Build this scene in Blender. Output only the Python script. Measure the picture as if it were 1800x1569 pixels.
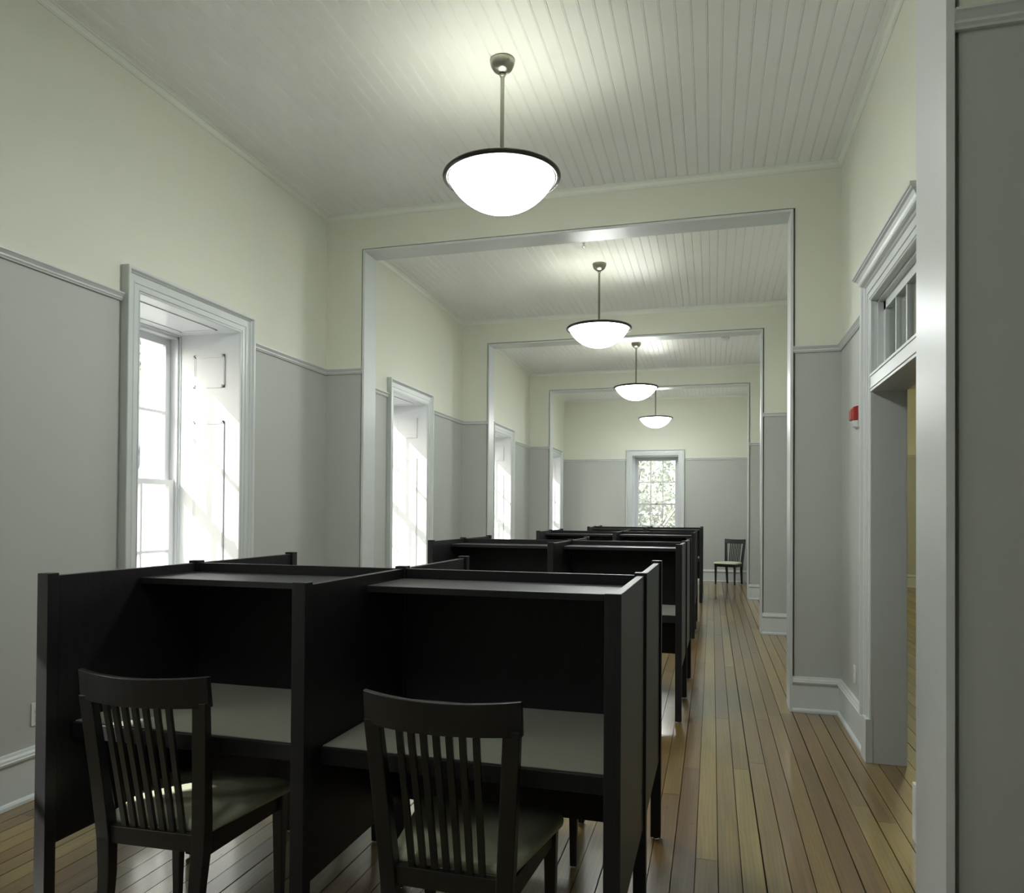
import bpy, math, random
from mathutils import Matrix, Vector

for o in list(bpy.data.objects):
    bpy.data.objects.remove(o)
SC = bpy.context.scene
COL = SC.collection
PI = math.pi

# ------------------------------------------------------------------ camera
F, CX, CY, YAW, PITCH, ROLL = 1337.86, 874.14, 886.48, .2752, .0121, -.0071
CAMH = 1.5
cd = bpy.data.cameras.new('camera')
cam = bpy.data.objects.new('camera', cd)
COL.objects.link(cam)
cd.sensor_width = 36.0
cd.sensor_fit = 'HORIZONTAL'
cd.lens = F / 1800 * 36
cd.shift_x = (900 - CX) / 1800
cd.shift_y = (CY - 784.5) / 1800
cd.clip_start = .05
cd.clip_end = 300
c, s = math.cos(YAW), math.sin(YAW)
A = Matrix(((c, s, 0), (0, 0, 1), (-s, c, 0)))
a = PITCH
B = Matrix(((1, 0, 0), (0, math.cos(a), -math.sin(a)), (0, math.sin(a), math.cos(a))))
r = ROLL
Cm = Matrix(((math.cos(r), -math.sin(r), 0), (math.sin(r), math.cos(r), 0), (0, 0, 1)))
M = Cm @ B @ A                      # rows: right, up, forward
R = Matrix((M[0], M[1], -M[2])).transposed()
cam.matrix_world = Matrix.Translation((0, 0, CAMH)) @ R.to_4x4()
SC.camera = cam

# ------------------------------------------------------------------ sky, sun, exposure
SUN_TRAVEL = Vector((.95, 1.0, -.912)).normalized()
w = bpy.data.worlds.new('sky')
SC.world = w
w.use_nodes = True
nt = w.node_tree
nt.nodes.clear()
sky = nt.nodes.new('ShaderNodeTexSky')
sky.sky_type = 'NISHITA'
sky.sun_disc = False
sky.sun_elevation = math.radians(33.5)
# the sky's sun stands where the sun lamp shines from
sp = -SUN_TRAVEL
sky.sun_rotation = math.atan2(sp.x, sp.y)
sky.air_density = 1.0
sky.dust_density = 2.5
sky.ozone_density = .6
bg = nt.nodes.new('ShaderNodeBackground')
bg.inputs['Strength'].default_value = .41
hs = nt.nodes.new('ShaderNodeHueSaturation')
hs.inputs['Saturation'].default_value = .7
wo = nt.nodes.new('ShaderNodeOutputWorld')
nt.links.new(sky.outputs[0], hs.inputs['Color'])
nt.links.new(hs.outputs[0], bg.inputs[0])
nt.links.new(bg.outputs[0], wo.inputs[0])

sd = bpy.data.lights.new('sun', 'SUN')
sd.energy = 8.5
sd.angle = math.radians(.53)
sd.color = (1.0, .96, .90)
sun = bpy.data.objects.new('sun', sd)
COL.objects.link(sun)
sun.rotation_euler = SUN_TRAVEL.to_track_quat('-Z', 'Y').to_euler()
sun.location = (-20, -20, 20)

SC.view_settings.view_transform = 'Standard'
SC.view_settings.look = 'None'
SC.view_settings.gamma = 1.0
SC.view_settings.use_curve_mapping = False
SC.view_settings.exposure = 0.30
PENDANT_W = 4.6

# ------------------------------------------------------------------ dimensions (metres)
XL, XR, ZC = -3.415, .945, 4.215
YB = -1.90                        # wall behind the camera
YE = 17.95                        # end wall
RZ0, RZ1 = 2.758, 2.808           # picture rail
WT = .65                          # outside wall thickness
XB = 5.6                          # far side of the adjoining room
PARTS = [  # front face y, thickness, xo1, xo2, head z   (outer line of the groove)
    (2.210, .26, -3.070, .612, 3.890),
    (6.274, .21, -3.058, .612, 3.888),
    (10.232, .21, -3.048, .630, 3.893),
    (14.370, .21, -3.034, .650, 3.890),
]
WINC = [.43, 4.423, 8.300, 12.385, 16.922]   # window centres along the left wall
WHW, WZ0, WZ1 = .52, .62, 2.84
CW = .14                                     # casing width
DY0, DY1 = 3.96, 5.09                        # doorway in the right wall
DZT = 2.82

# ------------------------------------------------------------------ materials
def mat(name):
    m = bpy.data.materials.new(name)
    m.use_nodes = True
    n = m.node_tree
    b = n.nodes['Principled BSDF']
    return m, n, b

def paint(name, col, rough, var=.02, scale=3, bump=0.0):
    m, n, b = mat(name)
    no = n.nodes.new('ShaderNodeTexNoise')
    no.inputs['Scale'].default_value = scale
    no.inputs['Detail'].default_value = 3
    tc = n.nodes.new('ShaderNodeTexCoord')
    n.links.new(tc.outputs['Object'], no.inputs['Vector'])
    mx = n.nodes.new('ShaderNodeMix')
    mx.data_type = 'RGBA'
    mx.inputs[6].default_value = (*[v * (1 - var) for v in col], 1)
    mx.inputs[7].default_value = (*[min(1, v * (1 + var)) for v in col], 1)
    n.links.new(no.outputs['Fac'], mx.inputs[0])
    n.links.new(mx.outputs[2], b.inputs['Base Color'])
    b.inputs['Roughness'].default_value = rough
    if bump:
        n2 = n.nodes.new('ShaderNodeTexNoise')
        n2.inputs['Scale'].default_value = 220
        n.links.new(tc.outputs['Object'], n2.inputs['Vector'])
        bp = n.nodes.new('ShaderNodeBump')
        bp.inputs['Strength'].default_value = bump
        bp.inputs['Distance'].default_value = .001
        n.links.new(n2.outputs['Fac'], bp.inputs['Height'])
        n.links.new(bp.outputs[0], b.inputs['Normal'])
    return m

CREAM = (.715, .735, .620)
GREY = (.475, .494, .462)
TRIM = (.630, .665, .650)

def wall_paint():
    m, n, b = mat('two_tone_wall_paint')
    tc = n.nodes.new('ShaderNodeTexCoord')
    sx = n.nodes.new('ShaderNodeSeparateXYZ')
    ge = n.nodes.new('ShaderNodeNewGeometry')
    n.links.new(ge.outputs['Position'], sx.inputs[0])
    gt = n.nodes.new('ShaderNodeMath')
    gt.operation = 'GREATER_THAN'
    gt.inputs[1].default_value = (RZ0 + RZ1) / 2
    n.links.new(sx.outputs['Z'], gt.inputs[0])
    mx = n.nodes.new('ShaderNodeMix')
    mx.data_type = 'RGBA'
    mx.inputs[6].default_value = (*GREY, 1)
    mx.inputs[7].default_value = (*CREAM, 1)
    n.links.new(gt.outputs[0], mx.inputs[0])
    no = n.nodes.new('ShaderNodeTexNoise')
    no.inputs['Scale'].default_value = 160
    n.links.new(tc.outputs['Object'], no.inputs['Vector'])
    bp = n.nodes.new('ShaderNodeBump')
    bp.inputs['Strength'].default_value = .15
    bp.inputs['Distance'].default_value = .001
    n.links.new(no.outputs['Fac'], bp.inputs['Height'])
    n.links.new(bp.outputs[0], b.inputs['Normal'])
    n.links.new(mx.outputs[2], b.inputs['Base Color'])
    b.inputs['Roughness'].default_value = .55
    return m

M_WALL = wall_paint()
M_TRIM = paint('semi_gloss_trim_paint', TRIM, .34)
M_GROOVE = paint('shadow_gap', (.30, .30, .26), .7)
M_SASH = paint('white_sash_paint', (.70, .715, .725), .35)
M_CEIL = paint('ceiling_board_paint', (.86, .88, .86), .40)
M_SUB = paint('subfloor', (.02, .015, .01), .9)
M_EXT = paint('white_siding', (.78, .78, .78), .7)

def floor_mat():
    m, n, b = mat('heart_pine_floor')
    L = n.links
    ge = n.nodes.new('ShaderNodeNewGeometry')
    tc = n.nodes.new('ShaderNodeTexCoord')
    # grain stretched along the boards, shifted per board
    cmb = n.nodes.new('ShaderNodeCombineXYZ')
    mul = n.nodes.new('ShaderNodeMath'); mul.operation = 'MULTIPLY'; mul.inputs[1].default_value = 57
    L.new(ge.outputs['Random Per Island'], mul.inputs[0])
    L.new(mul.outputs[0], cmb.inputs['X']); L.new(mul.outputs[0], cmb.inputs['Y'])
    add = n.nodes.new('ShaderNodeVectorMath'); add.operation = 'ADD'
    L.new(tc.outputs['Object'], add.inputs[0]); L.new(cmb.outputs[0], add.inputs[1])
    mp = n.nodes.new('ShaderNodeMapping'); mp.inputs['Scale'].default_value = (11, .55, 1)
    L.new(add.outputs[0], mp.inputs[0])
    g1 = n.nodes.new('ShaderNodeTexNoise'); g1.inputs['Scale'].default_value = 2.2
    g1.inputs['Detail'].default_value = 6; g1.inputs['Distortion'].default_value = .9
    L.new(mp.outputs[0], g1.inputs['Vector'])
    mp2 = n.nodes.new('ShaderNodeMapping'); mp2.inputs['Scale'].default_value = (7, .55, 1)
    L.new(add.outputs[0], mp2.inputs[0])
    wv = n.nodes.new('ShaderNodeTexWave'); wv.wave_type = 'BANDS'; wv.bands_direction = 'X'
    wv.inputs['Scale'].default_value = 2.4; wv.inputs['Distortion'].default_value = 9
    wv.inputs['Detail'].default_value = 3; wv.inputs['Detail Scale'].default_value = .8
    L.new(mp2.outputs[0], wv.inputs['Vector'])
    # board colour
    cr = n.nodes.new('ShaderNodeValToRGB')
    e = cr.color_ramp.elements
    e[0].position = 0; e[0].color = (.130, .058, .016, 1)
    e[1].position = 1; e[1].color = (.290, .210, .064, 1)
    for p, col in ((.25, (.245, .165, .046, 1)), (.5, (.185, .098, .026, 1)), (.75, (.285, .195, .058, 1))):
        q = e.new(p); q.color = col
    L.new(ge.outputs['Random Per Island'], cr.inputs[0])
    gr = n.nodes.new('ShaderNodeMapRange'); gr.inputs[1].default_value = .3; gr.inputs[2].default_value = .75
    gr.inputs[3].default_value = .72; gr.inputs[4].default_value = 1.16
    L.new(g1.outputs['Fac'], gr.inputs[0])
    wr = n.nodes.new('ShaderNodeMapRange'); wr.inputs[3].default_value = .90; wr.inputs[4].default_value = 1.05
    L.new(wv.outputs['Fac'], wr.inputs[0])
    mm = n.nodes.new('ShaderNodeMath'); mm.operation = 'MULTIPLY'
    L.new(gr.outputs[0], mm.inputs[0]); L.new(wr.outputs[0], mm.inputs[1])
    # knots and nail holes
    mp3 = n.nodes.new('ShaderNodeMapping'); mp3.inputs['Scale'].default_value = (9, 5, 1)
    L.new(add.outputs[0], mp3.inputs[0])
    vo = n.nodes.new('ShaderNodeTexVoronoi'); vo.inputs['Scale'].default_value = 1.0
    L.new(mp3.outputs[0], vo.inputs['Vector'])
    kn = n.nodes.new('ShaderNodeMapRange'); kn.inputs[1].default_value = .02; kn.inputs[2].default_value = .055
    kn.inputs[3].default_value = .30; kn.inputs[4].default_value = 1
    L.new(vo.outputs['Distance'], kn.inputs[0])
    m2 = n.nodes.new('ShaderNodeMath'); m2.operation = 'MULTIPLY'
    L.new(mm.outputs[0], m2.inputs[0]); L.new(kn.outputs[0], m2.inputs[1])
    mx = n.nodes.new('ShaderNodeMix'); mx.data_type = 'RGBA'; mx.blend_type = 'MULTIPLY'; mx.inputs[0].default_value = 1
    L.new(cr.outputs[0], mx.inputs[6]); L.new(m2.outputs[0], mx.inputs[7])
    L.new(mx.outputs[2], b.inputs['Base Color'])
    rr = n.nodes.new('ShaderNodeMapRange'); rr.inputs[3].default_value = .32; rr.inputs[4].default_value = .42
    L.new(g1.outputs['Fac'], rr.inputs[0])
    L.new(rr.outputs[0], b.inputs['Roughness'])
    b.inputs['Coat Weight'].default_value = .7; b.inputs['Coat IOR'].default_value = 1.55; b.inputs['Coat Roughness'].default_value = .13
    bp = n.nodes.new('ShaderNodeBump'); bp.inputs['Strength'].default_value = .06; bp.inputs['Distance'].default_value = .001
    L.new(g1.outputs['Fac'], bp.inputs['Height'])
    L.new(bp.outputs[0], b.inputs['Normal'])
    return m

M_FLOOR = floor_mat()

def wood_dark(name, col, rough, grain=.5, scale=(60, 60, 3)):
    m, n, b = mat(name)
    L = n.links
    tc = n.nodes.new('ShaderNodeTexCoord')
    mp = n.nodes.new('ShaderNodeMapping'); mp.inputs['Scale'].default_value = scale
    L.new(tc.outputs['Object'], mp.inputs[0])
    no = n.nodes.new('ShaderNodeTexNoise'); no.inputs['Scale'].default_value = 1.6
    no.inputs['Detail'].default_value = 5; no.inputs['Distortion'].default_value = .6
    L.new(mp.outputs[0], no.inputs['Vector'])
    mx = n.nodes.new('ShaderNodeMix'); mx.data_type = 'RGBA'
    mx.inputs[6].default_value = (*[v * (1 - grain) for v in col], 1)
    mx.inputs[7].default_value = (*[v * (1 + grain) for v in col], 1)
    L.new(no.outputs['Fac'], mx.inputs[0])
    L.new(mx.outputs[2], b.inputs['Base Color'])
    b.inputs['Roughness'].default_value = rough
    bp = n.nodes.new('ShaderNodeBump'); bp.inputs['Strength'].default_value = .30; bp.inputs['Distance'].default_value = .0006
    L.new(no.outputs['Fac'], bp.inputs['Height'])
    L.new(bp.outputs[0], b.inputs['Normal'])
    return m

M_CARREL = wood_dark('espresso_stained_oak', (.0145, .0142, .0152), .42)
M_CARREL.node_tree.nodes['Principled BSDF'].inputs['Specular IOR Level'].default_value = .30
M_CHAIR = wood_dark('black_lacquered_wood', (.0105, .0105, .0100), .36, .12)
M_LAM = paint('grey_laminate', (.38, .39, .32), .42)
M_SEAT = paint('pale_vinyl', (.62, .64, .48), .38, .03, 6, .2)

def simple(name, col, rough, metal=0.0, emit=None, es=0):
    m = paint(name, col, rough, .015, 8)
    b = m.node_tree.nodes['Principled BSDF']
    b.inputs['Metallic'].default_value = metal
    if emit:
        b.inputs['Emission Color'].default_value = (*emit, 1)
        b.inputs['Emission Strength'].default_value = es
    return m

M_NICKEL = simple('brushed_nickel', (.30, .29, .245), .30, 1)
M_BRONZE = simple('dark_bronze', (.050, .042, .038), .25, .6)
M_CHROME = simple('chrome', (.7, .7, .7), .12, 1)
M_RED = simple('red_plastic', (.42, .03, .025), .35)
M_WHITEP = simple('white_plastic', (.72, .72, .68), .35)
M_SLOT = simple('dark_slot', (.03, .03, .03), .6)
M_CLEAR = simple('strobe_lens', (.70, .72, .72), .15)
M_BARK = simple('bark', (.34, .33, .31), .9)
M_ROOFSH = simple('grey_shingles', (.20, .21, .22), .8)
M_BOUNCE = simple('bounce_ground', (.50, .50, .48), .9)  # unseen ground, made pale to bounce sunlight up to the ceiling

def glass_mat():
    m = bpy.data.materials.new('window_glass')
    m.use_nodes = True
    n = m.node_tree; n.nodes.clear()
    gl = n.nodes.new('ShaderNodeBsdfGlossy'); gl.inputs['Roughness'].default_value = .01
    gl.inputs['Color'].default_value = (1, 1, 1, 1)
    tr = n.nodes.new('ShaderNodeBsdfTransparent'); tr.inputs['Color'].default_value = (.93, .95, .94, 1)
    la = n.nodes.new('ShaderNodeLayerWeight'); la.inputs['Blend'].default_value = .5
    pw = n.nodes.new('ShaderNodeMath'); pw.operation = 'POWER'; pw.inputs[1].default_value = 5
    n.links.new(la.outputs['Facing'], pw.inputs[0])
    lw = n.nodes.new('ShaderNodeMath'); lw.operation = 'MULTIPLY_ADD'; lw.inputs[1].default_value = .9; lw.inputs[2].default_value = .03
    n.links.new(pw.outputs[0], lw.inputs[0])
    mx = n.nodes.new('ShaderNodeMixShader')
    out = n.nodes.new('ShaderNodeOutputMaterial')
    n.links.new(lw.outputs[0], mx.inputs[0]); n.links.new(tr.outputs[0], mx.inputs[1]); n.links.new(gl.outputs[0], mx.inputs[2])
    n.links.new(mx.outputs[0], out.inputs[0])
    return m
M_GLASS = glass_mat()

def bowl_mat(nm, es):
    m = bpy.data.materials.new(nm)
    m.use_nodes = True
    n = m.node_tree; b = n.nodes['Principled BSDF']
    b.inputs['Base Color'].default_value = (.80, .80, .74, 1)
    b.inputs['Roughness'].default_value = .25
    b.inputs['Emission Color'].default_value = (.965, 1.0, 1.0, 1)
    b.inputs['Emission Strength'].default_value = es
    tl = n.nodes.new('ShaderNodeBsdfTranslucent'); tl.inputs['Color'].default_value = (.9, .88, .78, 1)
    mx = n.nodes.new('ShaderNodeMixShader'); mx.inputs[0].default_value = .12
    out = n.nodes['Material Output']
    n.links.new(b.outputs[0], mx.inputs[1]); n.links.new(tl.outputs[0], mx.inputs[2])
    n.links.new(mx.outputs[0], out.inputs[0])
    return m
M_BOWL = bowl_mat('lit_opal_glass', 39.0)
M_BOWLIN = bowl_mat('opal_glass_inside', 0.0)

def leaf_mat():
    m, n, b = mat('overexposed_leaves')  # leaf colour whitened to stand in for overexposed sunlight
    ge = n.nodes.new('ShaderNodeNewGeometry')
    cr = n.nodes.new('ShaderNodeValToRGB')
    cr.color_ramp.elements[0].color = (.42, .44, .36, 1)
    cr.color_ramp.elements[1].color = (.78, .80, .72, 1)
    n.links.new(ge.outputs['Random Per Island'], cr.inputs[0])
    n.links.new(cr.outputs[0], b.inputs['Base Color'])
    b.inputs['Roughness'].default_value = .5
    tl = n.nodes.new('ShaderNodeBsdfTranslucent')
    n.links.new(cr.outputs[0], tl.inputs['Color'])
    mx = n.nodes.new('ShaderNodeMixShader'); mx.inputs[0].default_value = .35
    out = n.nodes['Material Output']
    n.links.new(b.outputs[0], mx.inputs[1]); n.links.new(tl.outputs[0], mx.inputs[2])
    n.links.new(mx.outputs[0], out.inputs[0])
    return m
M_LEAF = leaf_mat()

# ------------------------------------------------------------------ mesh helpers
class MB:
    def __init__(self):
        self.v, self.f, self.mi, self.sm = [], [], [], []
    def add(self, vs, fs, mi=0, smooth=False):
        o = len(self.v)
        self.v += [tuple(p) for p in vs]
        for f in fs:
            self.f.append(tuple(i + o for i in f)); self.mi.append(mi); self.sm.append(smooth)
        return self
    def box(self, x0, x1, y0, y1, z0, z1, mi=0):
        if x0 > x1: x0, x1 = x1, x0
        if y0 > y1: y0, y1 = y1, y0
        if z0 > z1: z0, z1 = z1, z0
        v = [(x0, y0, z0), (x1, y0, z0), (x1, y1, z0), (x0, y1, z0), (x0, y0, z1), (x1, y0, z1), (x1, y1, z1), (x0, y1, z1)]
        return self.add(v, [(0, 3, 2, 1), (4, 5, 6, 7), (0, 1, 5, 4), (1, 2, 6, 5), (2, 3, 7, 6), (3, 0, 4, 7)], mi)
    def frus(self, p0, hx0, hy0, p1, hx1, hy1, mi=0):
        """square bar between two centres with half sizes at each end (axes x, y)"""
        v = []
        for p, hx, hy in ((p0, hx0, hy0), (p1, hx1, hy1)):
            for sx, sy in ((-1, -1), (1, -1), (1, 1), (-1, 1)):
                v.append((p[0] + sx * hx, p[1] + sy * hy, p[2]))
        return self.add(v, [(0, 3, 2, 1), (4, 5, 6, 7), (0, 1, 5, 4), (1, 2, 6, 5), (2, 3, 7, 6), (3, 0, 4, 7)], mi)
    def chain(self, secs, mi=0, smooth=False):
        """secs: list of rings (same count); skins and caps them"""
        n = len(secs[0]); v = [p for s_ in secs for p in s_]; f = []
        for k in range(len(secs) - 1):
            for i in range(n):
                j = (i + 1) % n
                f.append((k * n + i, k * n + j, (k + 1) * n + j, (k + 1) * n + i))
        f.append(tuple(range(n - 1, -1, -1)))
        f.append(tuple((len(secs) - 1) * n + i for i in range(n)))
        return self.add(v, f, mi, smooth)
    def lathe(self, prof, cx=0, cy=0, n=48, mi=0, smooth=True, close=False):
        v = []; f = []
        for rr, z in prof:
            for i in range(n):
                t = 2 * PI * i / n
                v.append((cx + rr * math.cos(t), cy + rr * math.sin(t), z))
        m = len(prof)
        for k in range(m - 1 + (1 if close else 0)):
            k2 = (k + 1) % m
            for i in range(n):
                j = (i + 1) % n
                f.append((k * n + i, k * n + j, k2 * n + j, k2 * n + i))
        return self.add(v, f, mi, smooth)
    def cyl(self, p0, p1, rad, n=16, mi=0, r1=None):
        p0, p1 = Vector(p0), Vector(p1)
        d = (p1 - p0).normalized()
        u = d.orthogonal().normalized(); w_ = d.cross(u)
        r1 = rad if r1 is None else r1
        a_ = [p0 + (u * math.cos(2 * PI * i / n) + w_ * math.sin(2 * PI * i / n)) * rad for i in range(n)]
        b_ = [p1 + (u * math.cos(2 * PI * i / n) + w_ * math.sin(2 * PI * i / n)) * r1 for i in range(n)]
        return self.chain([a_, b_], mi, False)
    def extr(self, prof, p0, p1, out, mi=0):
        """profile (o, z) swept straight from p0 to p1; o measured along 'out' (2-D unit)"""
        s0 = [(p0[0] + out[0] * o_, p0[1] + out[1] * o_, z) for o_, z in prof]
        s1 = [(p1[0] + out[0] * o_, p1[1] + out[1] * o_, z) for o_, z in prof]
        return self.chain([s0, s1], mi)
    def build(self, name, mats, parent=None, bevel=0, kind=None, shade=False):
        me = bpy.data.meshes.new(name)
        me.from_pydata(self.v, [], self.f)
        if not isinstance(mats, (list, tuple)): mats = [mats]
        for m in mats: me.materials.append(m)
        me.polygons.foreach_set('material_index', self.mi)
        me.polygons.foreach_set('use_smooth', self.sm)
        import bmesh
        bm = bmesh.new(); bm.from_mesh(me)
        bmesh.ops.recalc_face_normals(bm, faces=bm.faces)
        bm.to_mesh(me); bm.free()
        me.update()
        o = bpy.data.objects.new(name, me)
        COL.objects.link(o)
        if parent: o.parent = parent
        if bevel:
            bv = o.modifiers.new('bevel', 'BEVEL'); bv.width = bevel; bv.segments = 2; bv.limit_method = 'ANGLE'
            bv.angle_limit = math.radians(40)
        if kind: o['kind'] = kind
        return o

def empty(name, loc=(0, 0, 0), rz=0, label=None, cat=None, group=None, kind=None):
    o = bpy.data.objects.new(name, None)
    COL.objects.link(o)
    o.location = loc; o.rotation_euler = (0, 0, rz)
    o.empty_display_size = .1
    if label: o['label'] = label
    if cat: o['category'] = cat
    if group: o['group'] = group
    if kind: o['kind'] = kind
    return o

def tag(o, label, cat, group=None):
    o['label'] = label; o['category'] = cat
    if group: o['group'] = group
    return o

def copy_tree(o, parent=None):
    k = o.copy(); COL.objects.link(k); k.parent = parent
    if parent is not None:
        k.matrix_parent_inverse = o.matrix_parent_inverse.copy()
    for ch in [x for x in bpy.data.objects if x.parent == o]:
        copy_tree(ch, k)
    return k

# ------------------------------------------------------------------ floor
rnd = random.Random(7)
fb = MB()
BW = .0945
x = XL - .05
while x < XB:
    x1 = x + BW - rnd.choice((.003, .0035, .004, .005, .006))
    y = YB - .1 - rnd.uniform(0, 3.0)
    while y < YE + .1:
        y1 = y + rnd.uniform(2.4, 4.6)
        ya, yb = max(y, YB - .1), min(y1, YE + .1)
        if yb > ya + .02:
            dz = rnd.uniform(-.0006, 0)
            fb.box(x, x1, ya, yb - .0015, -.02, dz)
        y = y1
    x += BW
fb.box(XL - .1, XB + .1, YB - .2, YE + .2, -.12, -.019, 1)
fb.build('floor', [M_FLOOR, M_SUB], kind='structure')

# ------------------------------------------------------------------ ceiling (beaded boards running down the room)
cb = MB()
prof = []
pitch = .0825
x = XL
while x < XR - .001:
    xa, xb = x, min(x + pitch, XR)
    prof += [(xa, ZC + .0045), (xa + .0025, ZC), (xb - .011, ZC), (xb - .009, ZC + .002), (xb - .007, ZC), (xb - .0025, ZC)]
    x += pitch
prof = [p for p in prof if p[0] <= XR]
prof.append((XR, ZC + .0045))
v = []; f = []
for (px, pz) in prof:
    v += [(px, YB, pz), (px, YE, pz)]
for i in range(len(prof) - 1):
    f.append((2 * i, 2 * i + 1, 2 * i + 3, 2 * i + 2))
cb.add(v, f)
cb.box(XL - WT, XR + .3, YB - .3, YE + WT, ZC + .02, ZC + .25)
cb.build('ceiling', M_CEIL, kind='structure')
MB().box(XR, XB + .2, YB - .3, YE + WT, ZC, ZC + .2).build('ceiling_adjoining', M_CEIL, kind='structure')

# ------------------------------------------------------------------ outside wall on the left with its five window holes
def wall_with_holes(name, along, c0, c1, hole, z0=-.1, z1=ZC + .02, mt=None):
    """along='y': wall between x=c0..c1; hole list [(a0,a1,hz0,hz1)], span from hole[0]"""
    m = MB()
    (s0, s1), holes = hole
    def bx(a0, a1, za, zb):
        if a1 - a0 < 1e-4 or zb - za < 1e-4: return
        if along == 'y': m.box(c0, c1, a0, a1, za, zb)
        else: m.box(a0, a1, c0, c1, za, zb)
    cur = s0
    for a0, a1, hz0, hz1 in holes:
        bx(cur, a0, z0, z1)
        bx(a0, a1, z0, hz0); bx(a0, a1, hz1, z1)
        cur = a1
    bx(cur, s1, z0, z1)
    return m.build(name, mt or M_WALL, kind='structure')

LH = WHW + .02
wall_with_holes('wall_left', 'y', XL - WT, XL, ((YB - .3, YE + WT), [(c_ - LH, c_ + LH, WZ0 - .04, WZ1 + .02) for c_ in WINC]))
EWX = -1.275
wall_with_holes('wall_end', 'x', YE, YE + WT, ((XL, XB + .2), [(EWX - LH, EWX + LH, WZ0 - .04, WZ1 + .03)]))
wall_with_holes('wall_right', 'y', XR, XR + .182, ((YB - .3, YE), [(DY0 - .02, DY1 + .02, -.1, DZT + .02)]))
MB().box(XL - WT, XB + .2, YB - .3, YB, -.1, ZC + .02).build('wall_back', M_WALL, kind='structure')
MB().box(XB, XB + .2, YB - .3, YE, -.1, ZC + .02).build('wall_far_right', M_WALL, kind='structure')

# ------------------------------------------------------------------ partitions with cased openings
GR = .014        # shadow groove beside the jamb board
BT = .021        # jamb board thickness
for k, (y, t, x1, x2, zo) in enumerate(PARTS):
    m = MB()
    m.box(XL, x1, y, y + t, -.01, ZC + .01)
    m.box(x2, XR, y, y + t, -.01, ZC + .01)
    m.box(x1, x2, y, y + t, zo, ZC + .01)
    # recessed filler behind the groove
    for g0, g1 in ((x1 - .001, x1 + GR + .001), (x2 - GR - .001, x2 + .001)):
        m.box(g0, g1, y + .016, y + t - .016, -.01, zo + .001, 1)
    m.box(x1, x2, y + .016, y + t - .016, zo - GR - .001, zo + .001, 1)
    m.build('wall_partition', [M_WALL, M_GROOVE], kind='structure')
    j = MB()
    ya, yb = y - .020, y + t + .020
    xa, xb, zh = x1 + GR, x2 - GR, zo - GR
    j.box(xa, xa + BT, ya, yb, 0, zh)
    j.box(xb - BT, xb, ya, yb, 0, zh)
    j.box(xa + BT, xb - BT, ya, yb, zh - BT, zh)
    j.build('trim_opening_lining', M_TRIM, bevel=.0015, kind='structure')

# ------------------------------------------------------------------ profiles
RAIL = [(0, RZ0), (.012, RZ0), (.014, RZ0 + .006), (.020, RZ0 + .012), (.016, RZ0 + .018), (.016, RZ0 + .022),
        (.028, RZ0 + .036), (.033, RZ0 + .040), (.033, RZ1 - .003), (.026, RZ1), (0, RZ1)]
BASE = [(0, 0), (.036, 0), (.036, .016), (.030, .026), (.020, .030), (.020, .205), (.022, .210), (.032, .222), (.034, .232),
        (.028, .236), (.026, .246), (.018, .256), (.014, .268), (0, .270)]
CORN = [(0, ZC - .050), (.006, ZC - .050), (.008, ZC - .043), (.012, ZC - .041), (.015, ZC - .032), (.024, ZC - .016), (.034, ZC - .011),
        (.036, ZC - .005), (.044, ZC - .003), (.044, ZC + .004), (0, ZC + .004)]

def segs(span, cuts):
    out = []; cur = span[0]
    for a0, a1 in cuts:
        if a0 > cur: out.append((cur, a0))
        cur = max(cur, a1)
    if cur < span[1]: out.append((cur, span[1]))
    return out

bays = []
prev = YB
for (y, t, *_r) in PARTS:
    bays.append((prev, y)); prev = y + t
bays.append((prev, YE))
OW = WHW + CW
tr = {k: MB() for k in ('rail', 'corn', 'bl', 'br', 'bp', 'be')}
for bi, (ya, yb) in enumerate(bays):
    cuts = [(WINC[bi] - OW, WINC[bi] + OW)]
    for a0, a1 in segs((ya, yb), cuts):
        tr['rail'].extr(RAIL, (XL, a0), (XL, a1), (1, 0))
        tr['bl'].extr(BASE, (XL, a0), (XL, a1), (1, 0))
    # the baseboard runs on below the window apron
    tr['bl'].extr(BASE, (XL, cuts[0][0]), (XL, cuts[0][1]), (1, 0))
    dc = [(DY0 - CW, DY1 + CW)] if bi == 1 else []
    for a0, a1 in segs((ya, yb), dc):
        tr['rail'].extr(RAIL, (XR, a0), (XR, a1), (-1, 0))
        tr['br'].extr(BASE, (XR, a0), (XR, a1), (-1, 0))
    tr['corn'].extr(CORN, (XL, ya), (XL, yb), (1, 0))
    tr['corn'].extr(CORN, (XR, ya), (XR, yb), (-1, 0))
    tr['corn'].extr(CORN, (XL, ya), (XR, ya), (0, 1))
    tr['corn'].extr(CORN, (XL, yb), (XR, yb), (0, -1))
for (y, t, x1, x2, zo) in PARTS:
    for yy, d in ((y, -1), (y + t, 1)):
        for a0, a1 in ((XL, x1 + GR), (x2 - GR, XR)):
            tr['rail'].extr(RAIL, (a0, yy), (a1, yy), (0, d))
            tr['bp'].extr(BASE, (a0, yy), (a1, yy), (0, d))
for a0, a1 in segs((XL, XR), [(EWX - OW, EWX + OW)]):
    tr['rail'].extr(RAIL, (a0, YE), (a1, YE), (0, -1))
tr['be'].extr(BASE, (XL, YE), (XR, YE), (0, -1))
for a0, a1 in ((XL, XR),):
    tr['rail'].extr(RAIL, (a0, YB), (a1, YB), (0, 1)); tr['bp'].extr(BASE, (a0, YB), (a1, YB), (0, 1))
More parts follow.
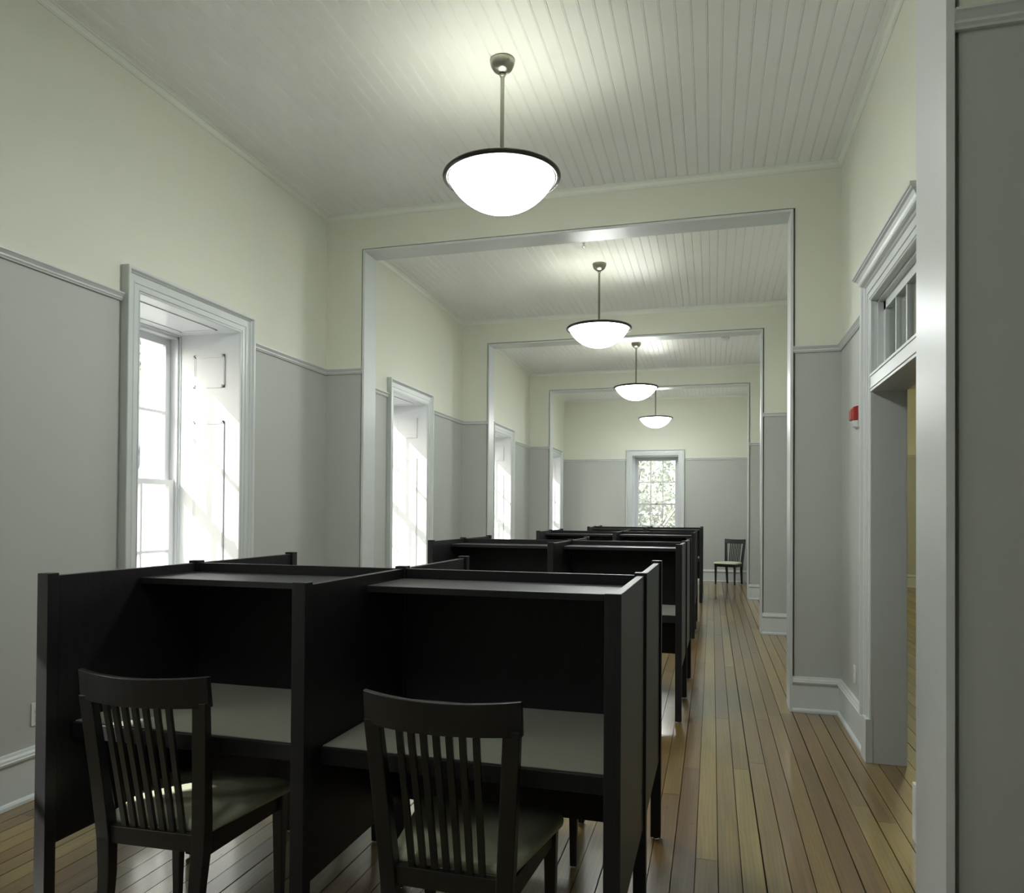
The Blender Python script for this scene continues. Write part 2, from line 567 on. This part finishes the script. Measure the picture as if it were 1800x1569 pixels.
# adjoining room
tr['rail'].extr(RAIL, (XR + .182, YE), (XB, YE), (0, -1)); tr['be'].extr(BASE, (XR + .182, YE), (XB, YE), (0, -1))
tr['rail'].build('trim_1', M_TRIM, kind='structure')
tr['corn'].build('trim_2', paint('cornice_paint', (.76, .79, .71), .45), kind='structure')
tr['bl'].build('baseboard_left', M_TRIM, kind='structure')
tr['br'].build('baseboard_right', M_TRIM, kind='structure')
tr['bp'].build('baseboard_partitions', M_TRIM, kind='structure')
tr['be'].build('baseboard_end', M_TRIM, kind='structure')

# ------------------------------------------------------------------ windows
CASE = [(0, 0), (0, .014), (.004, .019), (.010, .019), (.014, .014), (.018, .014), (.018, .020), (.052, .020), (.054, .026),
        (.060, .026), (.066, .022), (.104, .022), (.108, .030), (.114, .036), (.118, .048), (.122, .054), (.136, .054), (.140, .050), (.140, 0)]

def sweep_arch(m, prof, hw, zb, zt):
    secs = [[(-(hw + w_), -p, zb) for w_, p in prof], [(-(hw + w_), -p, zt + w_) for w_, p in prof],
            [((hw + w_), -p, zt + w_) for w_, p in prof], [((hw + w_), -p, zb) for w_, p in prof]]
    m.chain(secs)

def panel_mould(m, x, yA, yB, zA, zB, out, hwd=.022):
    """raised panel moulding ring on a reveal side at local x (normal 'out' = +-1 in x)"""
    def bx(a0, a1, b0, b1, h):
        m.box(x, x + out * h, a0, a1, b0, b1)
    bx(yA, yA + hwd, zA, zB, .005); bx(yB - hwd, yB, zA, zB, .005)
    bx(yA, yB, zA, zA + hwd, .005); bx(yA, yB, zB - hwd, zB, .005)
    bx(yA + .006, yA + hwd * .5, zA + .006, zB - .006, .0075); bx(yB - hwd * .5, yB - .006, zA + .006, zB - .006, .0075)
    bx(yA + .006, yB - .006, zB - hwd * .5, zB - .006, .0075); bx(yA + .006, yB - .006, zA + .006, zA + hwd * .5, .0075)

def make_window(name, glass_only=False):
    t = empty(name, kind='structure')
    m = MB(); sweep_arch(m, CASE, WHW, WZ0, WZ1)
    m.build('casing', M_TRIM, t)
    # stool and apron
    m = MB(); m.box(-WHW - CW - .03, WHW + CW + .03, -.075, .52, WZ0 - .035, WZ0)
    m.box(-WHW - CW, WHW + CW, -.022, 0, WZ0 - .135, WZ0 - .035)
    m.build('sill', M_TRIM, t, bevel=.004)
    # deep lined reveal with moulded panels
    m = MB(); D = .515; hb = .505
    for sgn in (-1, 1):
        vs = [(sgn * WHW, 0, WZ0), (sgn * hb, D, WZ0), (sgn * hb, D, WZ1), (sgn * WHW, 0, WZ1)]
        vo = [(sgn * (LH), 0, WZ0), (sgn * LH, D, WZ0), (sgn * LH, D, WZ1 + .02), (sgn * LH, 0, WZ1 + .02)]
        m.add(vs + vo, [(0, 1, 2, 3), (7, 6, 5, 4), (0, 4, 5, 1), (1, 5, 6, 2), (2, 6, 7, 3), (3, 7, 4, 0)])
    m.box(-LH, LH, 0, D, WZ1, WZ1 + .02)
    m.build('reveal_lining', M_SASH, t)
    m = MB()
    for sgn in (-1, 1):
        for (a0, a1, b0, b1) in ((.115, .385, 2.435, 2.685), (.115, .385, WZ0 + .10, 2.185)):
            panel_mould(m, sgn * .5125, a0, a1, b0, b1, -sgn)
    # soffit moulding
    zt = WZ1
    for (x0, x1_, y0, y1_) in ((-.40, .40, .40, .42), (-.40, -.38, .10, .42), (.38, .40, .10, .42), (-.40, .40, .10, .12)):
        m.box(x0, x1_, y0, y1_, zt - .006, zt)
    m.build('reveal_panels', M_SASH, t)
    # frame
    m = MB()
    for sgn in (-1, 1):
        m.box(sgn * LH, sgn * .482, D - .005, .62, WZ0, WZ1 + .02)
        m.box(sgn * LH, sgn * .497, D - .02, D, WZ0, WZ1)
    m.box(-LH, LH, D - .005, .62, WZ1 - .030, WZ1 + .02)
    m.box(-LH, LH, D - .02, D, WZ1 - .012, WZ1)
    m.box(-LH, LH, D - .005, .64, WZ0 - .02, WZ0 + .012)
    m.build('frame', M_SASH, t)
    def sash(nm, y0, y1_, za, zb, bot, top, horn):
        m = MB(); st = .052; hx = .480
        m.box(-hx, -hx + st, y0, y1_, za, zb); m.box(hx - st, hx, y0, y1_, za, zb)
        m.box(-hx + st, hx - st, y0, y1_, za, za + bot); m.box(-hx + st, hx - st, y0, y1_, zb - top, zb)
        gx0, gx1, gz0, gz1 = -hx + st, hx - st, za + bot, zb - top
        ym = (y0 + y1_) / 2
        for i in (1, 2):
            xx = gx0 + (gx1 - gx0) * i / 3
            m.box(xx - .010, xx + .010, ym - .016, ym + .016, gz0, gz1)
        zz = (gz0 + gz1) / 2
        m.box(gx0, gx1, ym - .0155, ym + .0155, zz - .010, zz + .010)
        s_ = m.build(nm, M_SASH, t)
        MB().box(gx0, gx1, ym - .0015, ym + .0015, gz0, gz1).build('glass', M_GLASS, s_)
        return s_
    sash('upper_sash', .572, .610, 1.700, WZ1 - .030, .038, .055, 1)
    lo = sash('lower_sash', .528, .566, WZ0 + .012, 1.738, .075, .038, 0)
    m = MB(); m.box(-.03, .03, .515, .528, 1.725, 1.738); m.cyl((-.0, .52, 1.738), (0, .52, 1.752), .012, 12)
    m.build('sash_lock', M_NICKEL, lo)
    # outside trim
    m = MB()
    for sgn in (-1, 1): m.box(sgn * (LH), sgn * .49, .62, .66, WZ0, WZ1)
    m.build('exterior_stop', M_EXT, t)
    return t

w0 = make_window('window_1')
w0.location = (XL, WINC[1], 0); w0.rotation_euler = (0, 0, PI / 2)
for i, cy_ in ((2, WINC[2]), (3, WINC[3]), (4, WINC[4]), (5, WINC[0])):
    k = copy_tree(w0); k.name = 'window_%d' % i; k.location = (XL, cy_, 0)
k = copy_tree(w0); k.name = 'window_6'; k.location = (EWX, YE, .035); k.rotation_euler = (0, 0, 0)

# ------------------------------------------------------------------ doorway in the right wall
dr = empty('door_1', (XR, (DY0 + DY1) / 2, 0), -PI / 2, kind='structure')
dh = (DY1 - DY0) / 2
m = MB(); sweep_arch(m, CASE, dh, .262, DZT); m.build('casing', M_TRIM, dr)
m = MB()
for sgn in (-1, 1): m.box(sgn * (dh - .002), sgn * (dh + CW + .004), -.042, 0, 0, .265)
m.build('plinth_block', M_TRIM, dr, bevel=.002)
# cornice over the casing
m = MB(); z = DZT + CW - .012
CR = [(0, z - .004), (.056, z - .004), (.056, z), (.060, z + .006), (.064, z + .020), (.074, z + .034), (.086, z + .040),
      (.086, z + .046), (.094, z + .050), (.094, z + .064), (0, z + .068)]
hw2 = dh + CW - .002
secs = [[(-(hw2 + max(0, p - .054)), 0, q) for p, q in CR], [(-(hw2 + max(0, p - .054)), -p, q) for p, q in CR],
        [((hw2 + max(0, p - .054)), -p, q) for p, q in CR], [((hw2 + max(0, p - .054)), 0, q) for p, q in CR]]
m.chain(secs); m.build('cornice', M_TRIM, dr)
m = MB()
for sgn in (-1, 1):
    m.box(sgn * (dh + .02), sgn * dh, 0, .182, 0, DZT + .0)
    m.box(sgn * dh, sgn * (dh - .014), .022, .182, 2.37, DZT)
m.box(-dh - .02, dh + .02, 0, .182, DZT, DZT + .02)
m.box(-dh, dh, .022, .182, DZT - .014, DZT)
m.build('jamb', M_TRIM, dr, bevel=.001)
m = MB(); m.box(-dh, dh, -.016, .182, 2.262, 2.368)
m.box(-dh, dh, -.022, -.014, 2.278, 2.290); m.box(-dh, dh, -.022, -.014, 2.352, 2.368)
m.build('transom_bar', M_TRIM, dr, bevel=.002)
m = MB()
hx = dh - .014; za, zb = 2.368, DZT - .014
m.box(-hx, -hx + .055, .055, .092, za, zb); m.box(hx - .055, hx, .055, .092, za, zb)
m.box(-hx, hx, .055, .092, za, za + .035); m.box(-hx, hx, .055, .092, zb - .055, zb)
for i in (1, 2, 3):
    xx = -hx + .055 + (2 * hx - .11) * i / 4
    m.box(xx - .011, xx + .011, .058, .090, za + .03, zb - .05)
ts = m.build('transom_sash', M_TRIM, dr)
MB().box(-hx + .05, hx - .05, .072, .075, za + .03, zb - .05).build('glass', M_GLASS, ts)
m = MB()
CB = [(w_, -p * .35) for w_, p in CASE]
secs = [[(-(dh + w_), .182 - p, 0) for w_, p in CB], [(-(dh + w_), .182 - p, DZT + w_) for w_, p in CB],
        [((dh + w_), .182 - p, DZT + w_) for w_, p in CB], [((dh + w_), .182 - p, 0) for w_, p in CB]]
m.chain(secs); m.build('casing', M_TRIM, dr)

# ------------------------------------------------------------------ pendants
def make_pendant():
    t = empty('pendant_light')
    m = MB(); m.lathe([(.001, ZC - .080), (.018, ZC - .080), (.036, ZC - .074), (.056, ZC - .058), (.069, ZC - .036), (.075, ZC - .012), (.075, ZC - .001), (.001, ZC - .001)])
    m.build('canopy', M_NICKEL, t)
    m = MB(); m.cyl((0, 0, 3.50), (0, 0, ZC - .10), .0120, 20)
    m.lathe([(.001, ZC - .100), (.016, ZC - .100), (.020, ZC - .082), (.001, ZC - .078)])
    m.build('stem', M_NICKEL, t)
    m = MB(); n = 12; prof = []
    for i in range(n):
        a_ = 2 * PI * i / n
        prof.append((.337 + .016 * math.cos(a_), 3.510 + .015 * math.sin(a_)))
    m.lathe(prof, n=72, close=True)
    m.build('rim', M_BRONZE, t)
    m = MB(); m.lathe([(.326, 3.518), (.326, 3.500), (.314, 3.498), (.314, 3.518)], n=72, close=True)
    for i in range(3):
        a_ = 2 * PI * i / 3
        m.cyl((0, 0, 3.512), (.32 * math.cos(a_), .32 * math.sin(a_), 3.512), .006, 8)
    m.lathe([(.001, 3.49), (.035, 3.49), (.035, 3.53), (.001, 3.53)], n=24)
    m.build('inner_ring', M_NICKEL, t)
    m = MB(); prof = []
    Rb, dep = .318, .195
    Rs = (Rb * Rb + dep * dep) / (2 * dep); um = math.asin(Rb / Rs)
    for i in range(20):
        u = i / 19 * um
        prof.append((max(.0005, Rs * math.sin(u)), 3.500 - dep + Rs * (1 - math.cos(u))))
    inner = [(max(.0004, rr - .006), zz + .006) for rr, zz in reversed(prof)]
    inner[0] = (inner[0][0], 3.500)
    m.lathe(prof, n=72)
    m.lathe([prof[-1]] + inner, n=72, mi=1)
    m.build('bowl', [M_BOWL, M_BOWLIN], t)
    mb_ = simple('lamp_bulb', (.8, .8, .8), .4, 0, (1, .95, .82), 8)
    for i in range(3):
        a_ = 2 * PI * i / 3 + .5
        m = MB(); m.lathe([(.0005, 3.395), (.020, 3.405), (.028, 3.425), (.022, 3.450), (.012, 3.470), (.001, 3.470)], .09 * math.cos(a_), .09 * math.sin(a_), n=16)
        m.build('bulb', mb_, t)
    ld = bpy.data.lights.new('lamp_glow', 'POINT'); ld.energy = PENDANT_W; ld.shadow_soft_size = .07; ld.color = (1, .99, .94)
    lo = bpy.data.objects.new('lamp_glow', ld); COL.objects.link(lo); lo.parent = t; lo.location = (0, 0, 3.475)
    return t

PG = 'bowl pendants down the centre of the room'
pend = make_pendant()
PL = [(-1.218, 4.36, 'nearest and largest white glass bowl pendant with dark rim, hanging before the first cased opening'),
      (-1.186, 8.20, 'white glass bowl pendant second from the camera, seen through the first opening'),
      (-1.166, 12.15, 'white glass bowl pendant third from the camera, its stem seen below the second bowl'),
      (-1.140, 16.10, 'smallest and farthest white glass bowl pendant, hanging in front of the end wall')]
for i, (px, py, lb) in enumerate(PL):
    t = pend if i == 0 else copy_tree(pend)
    t.location = (px, py, 0)
    tag(t, lb, 'pendant light', PG)
t = copy_tree(pend); t.location = (-1.25, .45, 0)  # unseen extra pendant, added as fill light for the near bay
tag(t, 'bowl pendant overhead in the near bay, above the camera', 'pendant light', PG)
MDIM = bowl_mat('near_fill_glass', 14.0)
for ch in [x for x in bpy.data.objects if x.parent == t and x.name.startswith('bowl')]:
    ch.data = ch.data.copy(); ch.data.materials[0] = MDIM
t = copy_tree(pend); t.location = (3.9, 14.2, 0)  # another unseen pendant, added to lift the adjoining room's brightness
tag(t, 'bowl pendant lighting the adjoining room beyond the doorway', 'pendant light')
MADJ = bowl_mat('adjoining_fill_glass', 42.0)
MADJ.node_tree.nodes['Principled BSDF'].inputs['Emission Color'].default_value = (1, .93, .56, 1)
for ch in [x for x in bpy.data.objects if x.parent == t]:
    if ch.name.startswith('bowl'):
        ch.data = ch.data.copy(); ch.data.materials[0] = MADJ
    if ch.name.startswith('lamp_glow'):
        ch.data = ch.data.copy(); ch.data.energy = 26; ch.data.color = (1, .88, .55)

# ------------------------------------------------------------------ study carrels
PW = .046
CWD, CDP, CH = 1.971, 1.588, 1.287
def make_carrel():
    t = empty('study_carrel')
    xs = [0, CWD / 2 - PW / 2 + .013, CWD - PW]        # post left edges, from the left end
    ys = [0, CDP / 2 - PW / 2, CDP - PW]
    for x_ in xs:
        for y_ in ys:
            p = MB().box(x_, x_ + PW, y_, y_ + PW, .012, CH).build('post', M_CARREL, t, bevel=.002)
            g = MB(); cx_, cy_ = x_ + PW / 2, y_ + PW / 2
            g.lathe([(.001, 0), (.016, 0), (.018, .004), (.014, .008), (.006, .013), (.001, .013)], cx_, cy_, n=20)
            g.build('foot_glide', M_CHROME, p)
    pt = .026
    for x_ in xs:
        for k_ in (0, 1):
            xa = x_ + (PW - pt) / 2
            MB().box(xa, xa + pt, ys[k_] + PW, ys[k_ + 1], .36, CH - .010).build('side_panel', M_CARREL, t, bevel=.0015)
    for k_ in (0, 1):
        ya = ys[1] + (PW - pt) / 2
        MB().box(xs[k_] + PW, xs[k_ + 1], ya, ya + pt, .36, CH - .010).build('back_panel', M_CARREL, t, bevel=.0015)
        x0, x1_ = xs[k_] + (PW + pt) / 2 + .001, xs[k_ + 1] + (PW - pt) / 2 - .001
        yf, yb_ = ya, ya + pt
        for sgn in (-1, 1):
            if sgn < 0: y0, y1_ = .115, yf - .0005; s0, s1_ = yf - .345, yf - .0005
            else: y0, y1_ = yb_ + .0005, CDP - .115; s0, s1_ = yb_ + .0005, yb_ + .345
            d = MB().box(x0, x1_, y0, y1_, .703, .757).build('desktop', M_CARREL, t, bevel=.003)
            e0, e1 = (y0 + .016, y1_) if sgn < 0 else (y0, y1_ - .016)
            MB().box(x0 + .001, x1_ - .001, e0, e1, .756, .7595).build('writing_surface', M_LAM, d)
            MB().box(x0, x1_, s0, s1_, 1.216, 1.240).build('shelf', M_CARREL, t, bevel=.002)
    return t

PODS = [(-.2327, 2.054, -.0058, 'nearest double-sided black study carrel block, with two chairs pushed in at its near side'),
        (-.2073, 5.650, -.0158, 'second double-sided black study carrel block from the camera, standing in the first cased opening'),
        (-.1970, 9.510, -.0028, 'third double-sided black study carrel block from the camera, before the second opening'),
        (-.1613, 13.426, 0, 'farthest double-sided black study carrel block, below the end wall window')]
cr0 = make_carrel()
for i, (px, py, rt, lb) in enumerate(PODS):
    t = cr0 if i == 0 else copy_tree(cr0)
    # pivot at front right post's outer corner
    t.location = (px - CWD * math.cos(rt), py - CWD * math.sin(rt), 0)
    t.rotation_euler = (0, 0, rt)
    tag(t, lb, 'study carrel', 'rows of study carrels')

# ------------------------------------------------------------------ chairs
def rbox(cx_, cy_, hx_, hy_, z_):
    return [(cx_ - hx_, cy_ - hy_, z_), (cx_ + hx_, cy_ - hy_, z_), (cx_ + hx_, cy_ + hy_, z_), (cx_ - hx_, cy_ + hy_, z_)]

def make_chair():
    """origin on the floor below the middle of the rear legs, sitter faces +Y"""
    t = empty('side_chair')
    def back_y(z_):
        if z_ < .44: return -.035 * (1 - z_ / .44) ** 1.5
        return -.068 * ((z_ - .44) / .54) ** 1.1
    def half(z_):
        return .170 + .068 * (z_ - .3) if z_ > .3 else .168 + .002 * z_ / .3
    for sgn in (-1, 1):
        m = MB(); secs = []
        for z_ in (.008, .15, .30, .42, .50, .62, .74, .86, .900):
            wx = .0165 + .0085 * min(1, z_ / .44)
            wy = .015 + .007 * min(1, z_ / .42) - (.008 * max(0, (z_ - .5) / .42))
            secs.append(rbox(sgn * half(z_), back_y(z_), wx, wy, z_))
        m.chain(secs)
        m.build('rear_leg', M_CHAIR, t, bevel=.003)
    # crest rail, bowed to the rear
    m = MB(); secs = []
    N = 14
    for i in range(N + 1):
        u = -1 + 2 * i / N
        xx = u * .239
        bow = -.046 * (1 - u * u)
        z0, z1 = .884 - .004 * (1 - u * u), .984 - .010 * (1 - u * u)
        y0, y1_ = back_y(z0) + bow + .008, back_y(z1) + bow + .008
        secs.append([(xx, y0 - .012, z0), (xx, y0 + .012, z0), (xx, y1_ + .010, z1), (xx, y1_ - .010, z1)])
    m.chain(secs, smooth=False)
    m.build('crest_rail', M_CHAIR, t, bevel=.003)
    m = MB().box(-.162, .162, -.012, .012, .403, .460)
    m.build('back_rail', M_CHAIR, t, bevel=.002)
    for i in range(7):
        xb_ = -.1085 + .0362 * i
        xt_ = -.1158 + .0386 * i
        m = MB(); secs = []
        for q in range(9):
            z_ = .452 + (.894 - .452) * q / 8
            uu = q / 8
            xx = xb_ + (xt_ - xb_) * uu
            bow = -.046 * (1 - (xx / .239) ** 2) * min(1, uu * 1.05)
            yy = back_y(z_) + bow + .003
            secs.append(rbox(xx, yy, .0100, .0065, z_))
        m.chain(secs); m.build('slat', M_CHAIR, t, bevel=.0015)
    for sgn in (-1, 1):
        m = MB(); secs = []
        for z_ in (.008, .20, .40, .452):
            hx_ = .0135 + .0085 * z_ / .45
            secs.append(rbox(sgn * (.215 + .002 * (1 - z_)), .428, hx_, hx_, z_))
        m.chain(secs); m.build('front_leg', M_CHAIR, t, bevel=.003)
    m = MB()
    m.box(-.195, .195, .420, .440, .392, .455)
    for sgn in (-1, 1):
        s0 = [(sgn * .180, .012, .392), (sgn * .200, .012, .392), (sgn * .200, .012, .455), (sgn * .180, .012, .455)]
        s1 = [(sgn * .205, .415, .392), (sgn * .225, .415, .392), (sgn * .225, .415, .455), (sgn * .205, .415, .455)]
        m.chain([s0, s1])
    m.build('seat_frame', M_CHAIR, t)
    # padded seat: rounded outline, crowned
    out = []
    def arc(cx_, cy_, rad, a0, a1, n_=7):
        for i in range(n_ + 1):
            a_ = math.radians(a0 + (a1 - a0) * i / n_)
            out.append((cx_ + rad * math.cos(a_), cy_ + rad * math.sin(a_)))
    arc(.205, .425, .050, 0, 90)
    out.append((0, .482))
    arc(-.205, .425, .050, 90, 180)
    arc(-.176, .040, .016, 180, 270, 3)
    arc(.176, .040, .016, 270, 360, 3)
    n_ = len(out); ccx, ccy = 0, .24
    layers = [(1.0, .455), (1.012, .462), (1.015, .472), (.995, .484), (.95, .491), (.85, .496), (.65, .500), (.35, .503)]
    v = []; f = []
    for sc, z_ in layers:
        for (xx, yy) in out: v.append((ccx + (xx - ccx) * sc, ccy + (yy - ccy) * (sc if sc < 1 else 1 + (sc - 1)), z_))
    for k_ in range(len(layers) - 1):
        for i in range(n_):
            j = (i + 1) % n_
            f.append((k_ * n_ + i, k_ * n_ + j, (k_ + 1) * n_ + j, (k_ + 1) * n_ + i))
    v.append((ccx, ccy, .504)); top = len(v) - 1
    for i in range(n_): f.append(((len(layers) - 1) * n_ + i, (len(layers) - 1) * n_ + (i + 1) % n_, top))
    f.append(tuple(range(n_ - 1, -1, -1)))
    m = MB().add(v, f, 0, True); m.build('seat', M_SEAT, t)
    for sgn, yy in ((-1, -.045), (1, -.045), (-1, .428), (1, .428)):
        hxx = half(0) if yy < 0 else .216
        m = MB(); m.lathe([(.001, 0), (.010, 0), (.011, .004), (.009, .010), (.001, .010)], sgn * hxx, yy, n=16)
        m.build('glide', M_WHITEP, t)
    return t

ch0 = make_chair()
CHS = [(-1.757, 2.108, .040, 'black slat-back chair with pale seat at the left near carrel, sunlight on its seat'),
       (-.740, 2.106, -.012, 'black slat-back chair with pale seat at the right near carrel, closest to the aisle'),
       (-1.70, 3.635, PI + .02, 'black slat-back chair tucked in behind the nearest carrel block on the window side'),
       (-.775, 3.655, PI - .01, 'black slat-back chair tucked in behind the nearest carrel block on the aisle side'),
       (.462, 17.44, 2.68, 'black slat-back chair standing alone by the end wall at the far end of the aisle')]
for i, (px, py, rt, lb) in enumerate(CHS):
    t = ch0 if i == 0 else copy_tree(ch0)
    t.location = (px, py, 0); t.rotation_euler = (0, 0, rt)
    tag(t, lb, 'chair', 'black slat-back chairs')

# ------------------------------------------------------------------ small fittings
# fire alarm on the right wall
t = empty('fire_alarm', (XR, 5.60, 2.165), 0, 'red wall fire alarm with clear strobe lens beside the doorway casing', 'fire alarm')
m = MB(); m.box(-.006, 0, -.060, .060, -.072, .082); m.build('back_plate', M_WHITEP, t, bevel=.002)
m = MB()
s0 = [(-.006, -.052, -.018), (-.006, .052, -.018), (-.006, .052, .078), (-.006, -.052, .078)]
s1 = [(-.034, -.050, -.018), (-.034, .050, -.018), (-.034, .050, .070), (-.034, -.050, .070)]
s2 = [(-.050, -.040, -.014), (-.050, .040, -.014), (-.050, .040, .050), (-.050, -.040, .050)]
m.chain([s0, s1, s2]); m.build('sounder', M_RED, t, bevel=.003)
m = MB()
s0 = [(-.006, -.050, -.068), (-.006, .050, -.068), (-.006, .050, -.020), (-.006, -.050, -.020)]
s1 = [(-.030, -.044, -.062), (-.030, .044, -.062), (-.042, .040, -.022), (-.042, -.040, -.022)]
m.chain([s0, s1]); m.build('strobe', M_CLEAR, t, bevel=.003)

def outlet(loc, rz, label):
    t = empty('wall_outlet', loc, rz, label, 'outlet')       # faces local -Y
    m = MB().box(-.036, .036, -.006, 0, -.060, .060); m.build('cover_plate', M_WHITEP, t, bevel=.002)
    for dz in (-.022, .022):
        m = MB(); m.cyl((0, -.009, dz), (0, -.005, dz), .017, 24)
        rcp = m.build('receptacle', M_WHITEP, t)
        m = MB(); m.box(-.0075, -.0055, -.0096, -.008, dz + .001, dz + .009); m.box(.0055, .0075, -.0096, -.008, dz + .001, dz + .009)
        m.cyl((0, -.0096, dz - .007), (0, -.008, dz - .007), .0028, 10)
        m.build('slots', M_SLOT, rcp)
    return t
outlet((XL, 3.208, .434), PI / 2, 'white duplex outlet on the left wall beside the nearest carrel post')
outlet((XR, 5.69, .42), -PI / 2, 'white outlet low on the right wall just beyond the doorway')

# sprinkler head and smoke detector
t = empty('sprinkler_head', (-1.235, 7.46, ZC), 0, 'small chrome sprinkler head on the boarded ceiling beyond the first opening', 'sprinkler')
m = MB(); m.lathe([(.001, -.001), (.036, -.001), (.036, -.005), (.026, -.012), (.014, -.014), (.001, -.014)], n=28); m.build('escutcheon', M_CHROME, t)
m = MB(); m.cyl((0, 0, -.012), (0, 0, -.032), .010, 16); m.cyl((-.010, 0, -.028), (-.006, 0, -.062), .0025, 8); m.cyl((.010, 0, -.028), (.006, 0, -.062), .0025, 8)
m.cyl((0, 0, -.030), (0, 0, -.060), .003, 8); m.build('frame', M_CHROME, t)
m = MB(); m.lathe([(.001, -.060), (.020, -.062), (.018, -.066), (.001, -.068)], n=20); m.build('deflector', M_CHROME, t)
m = MB(); m.lathe([(.001, -.001), (.062, -.001), (.062, -.014), (.050, -.030), (.030, -.036), (.001, -.036)], n=32)
o = m.build('smoke_detector', M_WHITEP)
o.location = (.184, 12.10, ZC)
tag(o, 'small white round smoke detector on the ceiling of the third bay', 'smoke detector')

# ------------------------------------------------------------------ outdoors
MB().box(-90, 60, -60, 110, -1.3, -1.1).build('ground', M_BOUNCE, kind='structure')

def tree(name, loc, rx, ry, rz, zc, nleaf, seed, label, leaf=.10):
    rg = random.Random(seed)
    t = empty(name, loc, 0, label, 'tree')
    m = MB()
    m.cyl((0, 0, -1.1), (.1, .05, zc - rz * .4), .28, 12, 0, .16)
    for i in range(9):
        a_ = rg.uniform(0, 2 * PI); e = rg.uniform(.2, 1)
        z0 = zc - rz * rg.uniform(.5, .95)
        m.cyl((.08, .03, z0), (rx * .7 * math.cos(a_), ry * .7 * math.sin(a_), z0 + rz * e), .09, 8, 0, .03)
    m.build('trunk', M_BARK, t)
    blobs = []
    for i in range(26):
        a_ = rg.uniform(0, 2 * PI); b_ = math.acos(rg.uniform(-1, 1)); q = rg.uniform(.45, .85)
        blobs.append((rx * q * math.sin(b_) * math.cos(a_), ry * q * math.sin(b_) * math.sin(a_), zc + rz * q * math.cos(b_), rg.uniform(.28, .5)))
    v = []; f = []
    for i in range(nleaf):
        bx_, by_, bz_, br = rg.choice(blobs)
        g = lambda: rg.gauss(0, .45)
        p = Vector((bx_ + g() * br * rx, by_ + g() * br * ry, bz_ + g() * br * rz))
        n1 = Vector((rg.gauss(0, 1), rg.gauss(0, 1), rg.gauss(0, 1))).normalized()
        n2 = n1.orthogonal().normalized()
        n2 = (n2 * math.cos(i) + n1.cross(n2) * math.sin(i))
        L_ = leaf * rg.uniform(.6, 1.3)
        k_ = len(v)
        v += [p - n1 * L_, p + n2 * L_ * .42, p + n1 * L_, p - n2 * L_ * .42]
        f.append((k_, k_ + 1, k_ + 2, k_ + 3))
    me = bpy.data.meshes.new('crown'); me.from_pydata([tuple(p) for p in v], [], f); me.materials.append(M_LEAF)
    o_ = bpy.data.objects.new('crown', me); COL.objects.link(o_); o_.parent = t
    return t

tree('leafy_tree', (-3.0, 27.5, 0), 5.2, 3.6, 4.2, 2.6, 26000, 3, 'pale sunlit leafy tree filling the view through the end wall window')
tree('garden_tree', (-21, 25.2, 0), 3.2, 3.2, 2.4, 8.6, 14000, 5, 'leafy tree seen high through the nearest left window')

# white outbuilding beyond the yard
t = empty('outbuilding', (-14.0, 0, -1.1), 0, 'white outbuilding with dark diagonal stair beams seen through the nearest left window', 'building')
m = MB(); m.box(-4, 0, 14.2, 22, 0, 5.6)
for i in range(40): m.box(-.01, .015, 14.2, 22, .02 + i * .14, .14 + i * .14 - .014)
m.build('wall', M_EXT, t)
m = MB(); m.box(-4.2, .2, 14.0, 22.2, 5.6, 5.75); m.build('roof', M_EXT, t)
for z_ in (3.55, 1.15):
    m = MB()
    m.chain([[(.03, 15.9, z_), (.10, 15.9, z_), (.10, 15.9, z_ + .34), (.03, 15.9, z_ + .34)],
             [(.03, 17.1, z_ + 2.1), (.10, 17.1, z_ + 2.1), (.10, 17.1, z_ + 2.44), (.03, 17.1, z_ + 2.44)]])
    m.build('stair_beam', M_ROOFSH, t)

# porch columns along the left facade; the last, unseen, is added to block sun
PCOL = None
for i, (yy, lb) in enumerate(((7.21, 'square white porch column showing in the nearest left window'), (3.58, 'square white porch column left of the nearest window'),
                              (10.84, 'square white porch column outside between the second and third windows'), (14.47, 'unseen square white porch column added to keep sun off the end wall'))):
    if PCOL is None:
        PCOL = empty('porch_column')
        MB().box(-.09, .09, -.09, .09, -1.0, 5.0).build('shaft', M_EXT, PCOL, bevel=.004)
        MB().box(-.13, .13, -.13, .13, -1.11, -.95).build('plinth', M_EXT, PCOL, bevel=.004)
        MB().box(-.12, .12, -.12, .12, 4.95, 5.1).build('capital', M_EXT, PCOL, bevel=.004)
        t = PCOL
    else: t = copy_tree(PCOL)
    t.location = (-6.09, yy, 0)
    tag(t, lb, 'column', 'porch columns')
